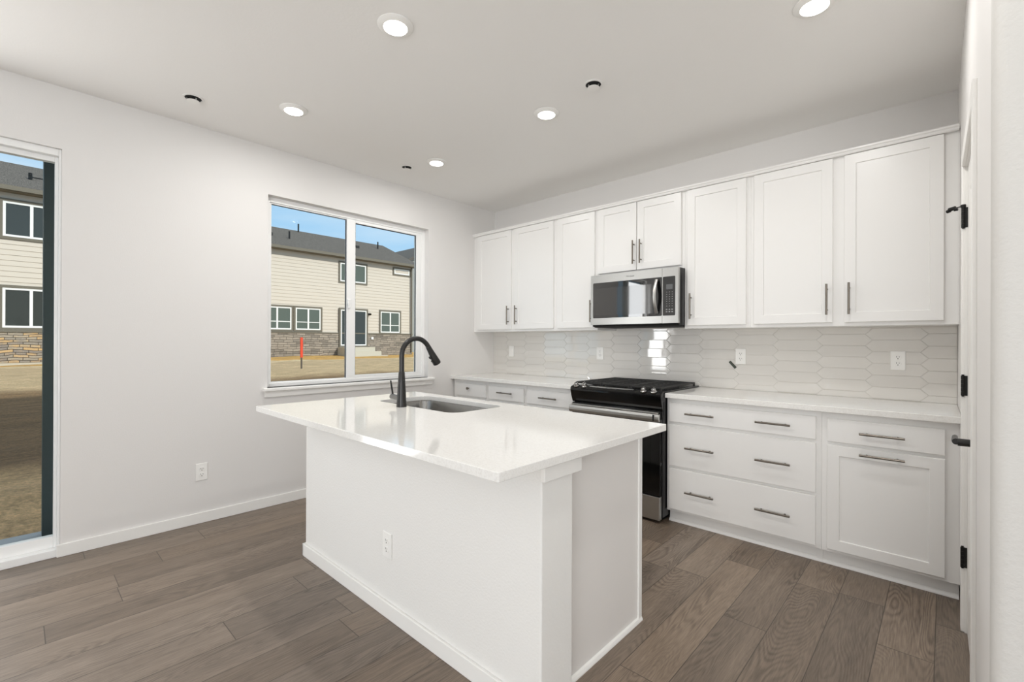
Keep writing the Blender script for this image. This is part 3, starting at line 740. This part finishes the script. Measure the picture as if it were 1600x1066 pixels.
for bxx, byy, r in ((1.72, -0.50, .05), (1.72, -0.20, .04), (1.967, -0.35, .055), (2.215, -0.50, .055), (2.215, -0.20, .04)):
    b = BM(); lathe(b, [(r, 0.0), (r, .008), (r*.8, .009), (r*.8, .014), (0, .015)], (bxx, byy, 0.9245), n=24); obj('burner', b, M['iron'], t, smooth=True)

# ------------------------------------------------------------------ microwave
MX0, MX1, MZ0, MZ1, MF = 1.5905, 2.352, 1.415, 1.8305, -0.420
SPL = 2.227
t = thing('microwave_oven', 'stainless over the range microwave hung below the short wall cabinet', 'microwave', ((MX0+MX1)/2, -0.2, 1.40))
b = BM(); box(b, MX0+.001, MX1+.001, -0.392, -0.012, 1.400, 1.8305, bev=0.002); obj('case', b, M['black'], t)
b = BM(); prism(b, [(-0.392, 1.3995), (-0.402, 1.414), (-0.398, 1.4145), (-0.05, 1.3995), (-0.05, 1.392), (-0.36, 1.392)], 0, MX0+.01, MX1-.006); obj('vent_underside', b, M['dark'], t)
WX0, WX1, WZ0_, WZ1_ = 1.6115, SPL-.006, 1.4705, 1.7655
def frame_front(b, x0, x1, z0, z1, wx0, wx1, wz0, wz1, yf, yb, r0=0.008, corners=(1, 1, 1, 1)):
    n = 4
    o = rrect(x0, x1, z0, z1, 0.002, n); i = []
    rr = rrect(wx0, wx1, wz0, wz1, max(r0, .0015), n)
    O = [b.verts.new((p[0], yf, p[1])) for p in o]; OB = [b.verts.new((p[0], yb, p[1])) for p in o]
    I = [b.verts.new((p[0], yf, p[1])) for p in rr]; IB = [b.verts.new((p[0], yf+.003, p[1])) for p in rr]
    m = len(o)
    for k in range(m):
        k2 = (k+1) % m
        b.faces.new((O[k], O[k2], I[k2], I[k])); b.faces.new((OB[k], OB[k2], O[k2], O[k])); b.faces.new((I[k], I[k2], IB[k2], IB[k]))
    b.faces.new(list(reversed(OB)))
b = BM(); frame_front(b, MX0, SPL-.0008, MZ0, MZ1, WX0, SPL-.0025, WZ0_, WZ1_, MF, -0.3925); md = obj('door', b, M['steel'], t)
b = BM()
ny = 9
prs = []
for k in range(ny):                                    # door glass with its slight bow
    x = WX0+.0005+(SPL-.003-WX0)*k/(ny-1); bow = 0.0016*(1-((k/(ny-1))*2-1)**2)
    prs.append((x, MF+.0012-bow))
lo = [b.verts.new((x, y, WZ0_+.0005)) for x, y in prs]; hi = [b.verts.new((x, y, WZ1_-.0005)) for x, y in prs]
for k in range(ny-1): b.faces.new((lo[k], lo[k+1], hi[k+1], hi[k]))
lb = b.verts.new((prs[0][0], MF+.0029, WZ0_+.0005)); rb = b.verts.new((prs[-1][0], MF+.0029, WZ0_+.0005)); lt = b.verts.new((prs[0][0], MF+.0029, WZ1_-.0005)); rtv = b.verts.new((prs[-1][0], MF+.0029, WZ1_-.0005))
b.faces.new((lb, lo[0], hi[0], lt)); b.faces.new((rb, rtv, hi[-1], lo[-1]))
obj('glass_window', b, M['blackglass'], md, smooth=True)
b = BM()
for k in range(1):
    i0 = 0.010
    x0, x1, z0, z1 = WX0+i0, 2.165-i0, WZ0_+.012+i0, WZ1_-.036-i0
    box(b, x0, x1, MF-.0007, MF+.002, z0, z1)
obj('screen', b, M['screen'], md)
b = BM(); hp = []
for k in range(13):
    f = k/12; hp.append((2.186, MF-.012-.040*math.sin(pi*f), 1.488+f*.262))
rings = []
for k, p in enumerate(hp):
    wv = 0.013
    rings.append([b.verts.new((p[0]+sx*wv, p[1]+sy, p[2])) for sx, sy in ((-1, 0.004), (-.7, -.004), (0, -.0065), (.7, -.004), (1, 0.004), (0, 0.006))])
for a, c in zip(rings, rings[1:]):
    for k in range(6): b.faces.new((a[k], a[(k+1) % 6], c[(k+1) % 6], c[k]))
b.faces.new(rings[0]); b.faces.new(rings[-1])
for z in (1.492, 1.734): box(b, 2.178, 2.194, MF-.014, MF+.001, z, z+.012)
obj('handle', b, M['steel'], md, smooth=True)
b = BM(); frame_front(b, SPL+.0008, MX1, MZ0, MZ1, SPL+.004, 2.3285, WZ0_, WZ1_, MF, -0.3925); pnl = obj('control_panel', b, M['steel'], t)
b = BM(); box(b, SPL+.0045, 2.328, MF+.001, MF+.0028, WZ0_+.0005, WZ1_-.0005); obj('panel_glass', b, M['blackglass'], pnl)
b = BM(); box(b, 2.258, 2.308, MF+.0002, MF+.002, 1.668, 1.706); obj('display', b, M['display'], pnl)
b = BM()
for r in range(9):
    for c in range(3):
        x = 2.262+c*0.0215; z = 1.648-r*0.0175
        if r >= 7: box(b, x-.006, x+.006, MF+.0002, MF+.002, z-.012, z-.0045)
        else: box(b, x-.0035, x+.0035, MF+.0002, MF+.002, z-.002, z+.002)
obj('key_markings', b, M['key'], pnl)
def lettering(text, size, loc, m, parent, name):
    cu = bpy.data.curves.new('t', 'FONT'); cu.body = text; cu.size = size; cu.align_x = 'CENTER'; cu.extrude = 0.0002
    o = bpy.data.objects.new('t', cu); COL.objects.link(o); bpy.context.view_layer.update()
    me = bpy.data.meshes.new_from_object(o.evaluated_get(bpy.context.evaluated_depsgraph_get()))
    bpy.data.objects.remove(o)
    b = BM(); b.from_mesh(me); bpy.data.meshes.remove(me)
    Q = Matrix(((1, 0, 0, loc[0]), (0, 0, -1, loc[1]), (0, 1, 0, loc[2]), (0, 0, 0, 1)))
    for v in b.verts: v.co = Q @ v.co
    obj(name, b, m, parent)
lettering('Whirlpool', 0.017, (1.957, MF-.0003, 1.7915), M['screen'], md, 'lettering')

# ------------------------------------------------------------------ outdoors
def ground_h(x, y):
    t_ = max(0.0, min(1.0, -x/24.0))
    z = -0.24 + 0.62*t_**1.25
    n1 = noise.noise(Vector((x*.35, y*.35, 0)))*0.10*min(1, max(0, (-x-1.2)/4)); n2 = noise.noise(Vector((x*1.7, y*1.7, 3)))*0.03
    berm = 0.14*math.exp(-((x+2.2)/.6)**2)
    return z + (n1 + n2 + berm if x < -1.0 else 0.0)
def ground_material():
    m = mat('bare_dirt', (170, 145, 110), 0.95); n = m.node_tree; L = n.links; b = n.nodes['Principled BSDF']
    t = n.nodes.new('ShaderNodeTexCoord'); s = n.nodes.new('ShaderNodeSeparateXYZ'); L.new(t.outputs['Object'], s.inputs[0])
    q = n.nodes.new('ShaderNodeTexNoise'); q.inputs['Scale'].default_value = 1.1; q.inputs['Detail'].default_value = 9; q.inputs['Roughness'].default_value = .65; L.new(t.outputs['Object'], q.inputs['Vector'])
    q2 = n.nodes.new('ShaderNodeTexNoise'); q2.inputs['Scale'].default_value = 3.4; q2.inputs['Detail'].default_value = 9; q2.inputs['Roughness'].default_value = .68
    pm = n.nodes.new('ShaderNodeMapping'); pm.inputs['Scale'].default_value = (1.5, .45, 1); L.new(t.outputs['Object'], pm.inputs[0]); L.new(pm.outputs[0], q2.inputs['Vector'])
    wob = n.nodes.new('ShaderNodeMath'); wob.operation = 'MULTIPLY_ADD'; L.new(q.outputs[0], wob.inputs[0]); wob.inputs[1].default_value = 1.6; L.new(s.outputs[0], wob.inputs[2])
    mr = n.nodes.new('ShaderNodeMapRange'); mr.inputs[1].default_value = -25; mr.inputs[2].default_value = 0; L.new(wob.outputs[0], mr.inputs[0])
    r = n.nodes.new('ShaderNodeValToRGB'); el = r.color_ramp.elements
    # distance bands of the yard: straw by the far house, pale curb of sand, tan soil, soil painted darker for the house's shade, straw blanket by the patio
    stops = [(0.0, (222, 180, 110)), (0.195, (216, 172, 102)), (0.215, (232, 212, 176)), (0.24, (206, 182, 146)), (0.50, (210, 184, 144)), (0.56, (142, 114, 80)), (0.86, (136, 108, 76)), (0.90, (222, 184, 136)), (1.0, (226, 190, 144))]
    el[0].position, el[0].color = stops[0][0], (*lin(stops[0][1]), 1); el[1].position, el[1].color = stops[-1][0], (*lin(stops[-1][1]), 1)
    for p, c in stops[1:-1]:
        e_ = el.new(p); e_.color = (*lin(c), 1)
    L.new(mr.outputs[0], r.inputs[0])
    h = n.nodes.new('ShaderNodeHueSaturation'); L.new(r.outputs[0], h.inputs['Color'])
    v = n.nodes.new('ShaderNodeMapRange'); v.inputs[1].default_value = .3; v.inputs[2].default_value = .7; v.inputs[3].default_value = .60; v.inputs[4].default_value = 1.25; L.new(q2.outputs[0], v.inputs[0]); 
    q3 = n.nodes.new('ShaderNodeTexNoise'); q3.inputs['Scale'].default_value = 26; q3.inputs['Detail'].default_value = 5; q3.inputs['Roughness'].default_value = .7; L.new(t.outputs['Object'], q3.inputs['Vector'])
    v3 = n.nodes.new('ShaderNodeMapRange'); v3.inputs[1].default_value = .32; v3.inputs[2].default_value = .68; v3.inputs[3].default_value = .62; v3.inputs[4].default_value = 1.32; L.new(q3.outputs[0], v3.inputs[0])
    vm = n.nodes.new('ShaderNodeMath'); vm.operation = 'MULTIPLY'; L.new(v.outputs[0], vm.inputs[0]); L.new(v3.outputs[0], vm.inputs[1]); L.new(vm.outputs[0], h.inputs['Value'])
    L.new(h.outputs[0], b.inputs['Base Color'])
    k = n.nodes.new('ShaderNodeBump'); k.inputs['Strength'].default_value = .9; k.inputs['Distance'].default_value = .03; L.new(vm.outputs[0], k.inputs['Height']); L.new(k.outputs[0], b.inputs['Normal'])
    return m
b = BM(); nx, ny_ = 90, 110; vs = []
for i in range(nx+1):
    x = -0.17 - 44*(i/nx)**1.5
    vs.append([b.verts.new((x, -26+60*j/ny_, ground_h(x, -26+60*j/ny_))) for j in range(ny_+1)])
for i in range(nx):
    for j in range(ny_): b.faces.new((vs[i][j], vs[i][j+1], vs[i+1][j+1], vs[i+1][j]))
struct('ground', b, ground_material(), 'bare tan dirt yard outside the windows', 'ground', smooth=True)
M['concrete'] = mat('pale_concrete', (172, 176, 180), 0.85, bump=(30, 0.3))
b = BM(); box(b, -0.80, -0.165, -6.2, -3.3, -0.30, -0.06); struct('patio', b, M['concrete'], 'grey concrete patio slab outside the sliding door', 'patio')
M['post'] = mat('dark_green_trim', (62, 72, 72), 0.5)
b = BM(); box(b, -0.74, -0.63, -3.632, -3.45, -0.06, 2.9, bev=0.004)
tag(obj('porch_post', b, M['post']), 'dark grey green porch post outside the sliding glass door', 'post')

M['siding'] = mat('cream_siding', (208, 198, 186), 0.7)
M['taupe'] = mat('taupe_trim', (112, 106, 94), 0.7)
M['grey_siding'] = mat('grey_siding', (150, 152, 150), 0.7)
M['shingle'] = two_tone('asphalt_shingle', (80, 76, 72), (108, 103, 97), 5, 0.95, 0.35, 0.65, 8, 0.4, (1, 6, 1))
M['housewin'] = mat('house_window_glass', (92, 100, 92), 0.04)
M['housewin2'] = mat('dark_window_glass', (62, 66, 64), 0.04)
M['step'] = mat('step_concrete', (196, 190, 176), 0.85)
def stone_material(name, cols, bw=0.52, rh=0.135):
    m = mat(name, cols[0], 0.9); n = m.node_tree; L = n.links; b = n.nodes['Principled BSDF']
    t = n.nodes.new('ShaderNodeTexCoord'); s = n.nodes.new('ShaderNodeSeparateXYZ'); L.new(t.outputs['Object'], s.inputs[0])
    q = n.nodes.new('ShaderNodeTexNoise'); q.inputs['Scale'].default_value = 1.7; L.new(t.outputs['Object'], q.inputs['Vector'])
    w = n.nodes.new('ShaderNodeMath'); w.operation = 'MULTIPLY_ADD'; L.new(q.outputs[0], w.inputs[0]); w.inputs[1].default_value = .16; L.new(s.outputs[2], w.inputs[2])
    c = n.nodes.new('ShaderNodeCombineXYZ'); L.new(s.outputs[1], c.inputs[0]); L.new(w.outputs[0], c.inputs[1])
    k = n.nodes.new('ShaderNodeTexBrick'); k.offset = 0.37; k.squash = 0.7; k.squash_frequency = 3
    k.inputs['Scale'].default_value = 1.0; k.inputs['Brick Width'].default_value = bw; k.inputs['Row Height'].default_value = rh
    k.inputs['Mortar Size'].default_value = 0.010; k.inputs['Mortar Smooth'].default_value = 0.3; k.inputs['Bias'].default_value = -0.1
    k.inputs['Color1'].default_value = (0, 0, 0, 1); k.inputs['Color2'].default_value = (1, 1, 1, 1); k.inputs['Mortar'].default_value = (.5, .5, .5, 1)
    L.new(c.outputs[0], k.inputs['Vector'])
    q2 = n.nodes.new('ShaderNodeTexNoise'); q2.inputs['Scale'].default_value = 6; q2.inputs['Detail'].default_value = 6; L.new(t.outputs['Object'], q2.inputs['Vector'])
    mx2 = n.nodes.new('ShaderNodeMixRGB'); mx2.inputs[0].default_value = .35; L.new(k.outputs['Color'], mx2.inputs[1]); L.new(q2.outputs[0], mx2.inputs[2])
    r = n.nodes.new('ShaderNodeValToRGB'); el = r.color_ramp.elements
    el[0].color = (*lin(cols[0]), 1); el[1].color = (*lin(cols[-1]), 1)
    for i_, cc in enumerate(cols[1:-1]):
        e_ = el.new(.15+.7*(i_+1)/(len(cols)-1)); e_.color = (*lin(cc), 1)
    L.new(mx2.outputs[0], r.inputs[0])
    x = n.nodes.new('ShaderNodeMixRGB'); L.new(k.outputs['Fac'], x.inputs[0]); L.new(r.outputs[0], x.inputs[1]); x.inputs[2].default_value = (*lin((78, 71, 64)), 1)
    L.new(x.outputs[0], b.inputs['Base Color'])
    bp = n.nodes.new('ShaderNodeBump'); bp.inputs['Strength'].default_value = .8; bp.inputs['Distance'].default_value = .04; bp.invert = True
    L.new(k.outputs['Fac'], bp.inputs['Height']); L.new(bp.outputs[0], b.inputs['Normal'])
    return m
M['stone'] = stone_material('grey_ledge_stone', [(112, 105, 98), (148, 139, 129), (166, 155, 143), (128, 121, 114)])
M['stone2'] = stone_material('tan_ledge_stone', [(120, 116, 112), (170, 158, 142), (205, 170, 122), (140, 132, 126), (182, 160, 130)], 0.40, 0.095)

def lap_wall(b, xf, y0, y1, z0, z1, lap=0.20):
    n = int(math.ceil((z1-z0)/lap))
    for k in range(n):
        za, zb = z0+k*lap, min(z1, z0+(k+1)*lap)
        prism(b, [(xf-.03, za), (xf+.022, za), (xf+.002, zb), (xf-.03, zb)], 1, y0, y1)

def house_window(t, xf, y0, y1, z0, z1, mull=True, m='housewin', bar=False, name='window'):
    b = BM(); e = 0.10
    for d in ((y0-e, y0, z0-e, z1+e), (y1, y1+e, z0-e, z1+e), (y0, y1, z1, z1+e), (y0, y1, z0-e, z0)): box(b, xf-.02, xf+.060, *d)
    w = obj(name, b, M['taupe'], t)
    b = BM(); f = 0.075
    for d in ((y0, y0+f, z0, z1), (y1-f, y1, z0, z1), (y0+f, y1-f, z1-f, z1), (y0+f, y1-f, z0, z0+f)): box(b, xf-.02, xf+.045, *d)
    if mull: box(b, xf-.02, xf+.045, (y0+y1)/2-.045, (y0+y1)/2+.045, z0+f, z1-f)
    if bar: box(b, xf-.02, xf+.034, y0+f, y1-f, z0+.36*(z1-z0)-.03, z0+.36*(z1-z0)+.015)
    obj('frame', b, M['vinyl'], w)
    b = BM(); box(b, xf-.02, xf+.024, y0+f, y1-f, z0+f, z1-f); obj('pane', b, M[m], w)
    return w
def gable_roof(b, x0, x1, y0, y1, ze, zr, axis_y=True, th=0.16):
    xm = (x0+x1)/2
    prism(b, [(x0, ze), (xm, zr), (x1, ze), (x1, ze+th), (xm, zr+th), (x0, ze+th)], 1, y0, y1)

# house seen through the kitchen window
XA = -24.0
t = thing('house', 'cream two storey house with stone base seen through the kitchen window', 'house', (XA, 8, 0.2))
b = BM(); lap_wall(b, XA, 0.6, 15.52, 1.80, 6.50); box(b, XA-9, XA-.03, 0.6, 15.52, 0.1, 6.50); obj('siding_wall', b, M['siding'], t)
b = BM(); box(b, XA-.02, XA+.07, 0.6, 15.52, 0.0, 1.72); obj('stone_base', b, M['stone'], t)
b = BM(); box(b, XA-.02, XA+.10, 0.58, 15.56, 1.72, 1.80, bev=.01); obj('stone_cap', b, M['taupe'], t)
b = BM(); gable_roof(b, XA-9.5, XA+.42, 0.1, 15.95, 6.52, 8.62); obj('roof', b, M['shingle'], t)
b = BM(); box(b, XA+.36, XA+.50, 0.1, 15.95, 6.50, 6.66); obj('gutter', b, M['taupe'], t)
b = BM(); box(b, XA-.03, XA+.40, 0.1, 15.95, 6.48, 6.52); obj('soffit', b, M['taupe'], t)
house_window(t, XA, 5.62, 7.20, 1.92, 3.22, True, 'housewin', True); house_window(t, XA, 7.43, 8.92, 1.92, 3.22, True, 'housewin', True)
house_window(t, XA, 10.16, 11.93, 5.03, 6.20, True, 'housewin'); house_window(t, XA, 14.06, 15.30, 5.92, 6.28, False, 'siding')
house_window(t, XA, 13.02, 14.52, 1.85, 3.27, True, 'housewin', True)
house_window(t, XA+.07, 10.17, 11.94, 0.98, 3.25, True, 'housewin2', False, 'patio_door')
b = BM()
for k in range(3): box(b, XA, XA+1.0+.3*(2-k), 10.0-.0*k, 12.05+.28*(2-k), 0.1+.26*k, 0.38+.26*k-.02)
obj('front_step', b, M['step'], t)
b = BM(); tube(b, [(XA+.12, 15.44, 6.5), (XA+.12, 15.44, 0.5)], 0.05, 10); obj('downspout', b, M['taupe'], t)
b = BM(); box(b, XA+.02, XA+.10, 12.10, 12.24, 2.98, 3.10, bev=.01); tube(b, [(XA+.1, 12.17, 3.06), (XA+.22, 12.17, 3.02)], [.03, .07], 12); obj('wall_lamp', b, M['hinge'], t)
b = BM(); box(b, XA+.07, XA+.12, 12.30, 12.45, 1.38, 1.54); obj('utility_box', b, M['vinyl'], t)
for y, x, hh in ((7.7, -25.6, .45), (9.3, -28.2, .55), (16.0-1.4, -27.0, .5)):
    zr = 6.68+(XA+.42-x)*(2.1/4.96)
    b = BM(); tube(b, [(x, y, zr-.1), (x, y, zr+hh)], .05, 10); obj('vent_pipe', b, M['hinge'], t)
for y, x in ((6.6, -25.9), (12.4, -26.2)):
    zr = 6.68+(XA+.42-x)*(2.1/4.96)
    b = BM(); box(b, x-.16, x+.16, y-.2, y+.2, zr-.08, zr+.12, bev=.02); obj('roof_vent', b, M['hinge'], t)

# house seen through the sliding door
XB = -21.6
t = thing('house', 'cream two storey house with tan stone base seen through the sliding door', 'house', (XB, -7, 0.2))
b = BM(); lap_wall(b, XB, -16.0, -0.9, 1.62, 6.72); box(b, XB-9, XB-.03, -16.0, -0.9, 0.1, 6.72); obj('siding_wall', b, M['siding'], t)
b = BM(); box(b, XB-.02, XB+.07, -16, -0.9, 0.42, 1.54); obj('stone_base', b, M['stone2'], t)
b = BM(); box(b, XB-.02, XB+.10, -16.02, -0.88, 1.54, 1.62, bev=.01); obj('stone_cap', b, M['taupe'], t)
b = BM(); box(b, XB-.02, XB+.05, -16, -0.9, 0.0, 0.42); obj('foundation', b, M['step'], t)
b = BM(); gable_roof(b, XB-9.5, XB+.42, -16.4, -0.5, 6.76, 8.86); obj('roof', b, M['shingle'], t)
b = BM(); box(b, XB+.36, XB+.50, -16.4, -0.5, 6.74, 6.90); obj('gutter', b, M['taupe'], t)
b = BM(); box(b, XB-.03, XB+.40, -16.4, -0.5, 6.72, 6.76); obj('soffit', b, M['taupe'], t)
house_window(t, XB, -4.08, -2.60, 5.10, 6.40, True, 'housewin2'); house_window(t, XB, -4.08, -2.60, 1.72, 3.20, True, 'housewin2')
house_window(t, XB, -8.2, -6.7, 5.10, 6.40, True, 'housewin2'); house_window(t, XB, -8.2, -6.7, 1.72, 3.20, True, 'housewin2')
b = BM(); tube(b, [(-23.0, -3.36, 7.3), (-23.0, -3.36, 7.95)], .06, 10); obj('vent_pipe', b, M['hinge'], t)
b = BM(); box(b, -24.2, -23.4, -3.3, -2.3, 7.6, 7.92, bev=.02); obj('roof_vent', b, M['hinge'], t)

# third house, a sliver beyond the first
t = thing('house', 'grey gabled house just showing beyond the cream house at the window edge', 'house', (-27, 22, 0.2))
b = BM(); prism(b, [(17.2, 0.1), (27.2, 0.1), (27.2, 7.5), (22.2, 9.9), (17.2, 7.5)], 0, -37.0, -27.0); obj('siding_wall', b, M['grey_siding'], t)
b = BM(); prism(b, [(16.6, 7.25), (22.2, 9.95), (27.8, 7.25), (27.8, 7.45), (22.2, 10.18), (16.6, 7.45)], 0, -37.4, -26.6); obj('roof', b, M['shingle'], t)

M['orange'] = mat('orange_paint', (225, 70, 38), 0.6); M['stakewood'] = mat('grey_stake', (92, 84, 76), 0.8)
sx, sy = -15.9, 4.43; sz = ground_h(sx, sy)
t = thing('survey_stake', 'orange topped survey stake standing in the dirt outside the window', 'stake', (sx, sy, sz))
b = BM(); box(b, sx-.02, sx+.02, sy-.03, sy+.03, sz-.1, sz+.50); obj('stake', b, M['stakewood'], t)
b = BM(); box(b, sx-.025, sx+.025, sy-.05, sy+.05, sz+.46, sz+1.30, bev=.004); obj('painted_top', b, M['orange'], t)

# opening in the island carcass for the basin
cutter = bpy.data.objects.new('cut', me); COL.objects.link(cutter)
md_ = carc.modifiers.new('cut', 'BOOLEAN'); md_.operation = 'DIFFERENCE'; md_.object = cutter; md_.solver = 'EXACT'
cutter.location = (0, 0, 0)
bpy.context.view_layer.update()
new = bpy.data.meshes.new_from_object(carc.evaluated_get(bpy.context.evaluated_depsgraph_get()))
carc.modifiers.clear(); carc.data = new
bpy.data.objects.remove(cutter)
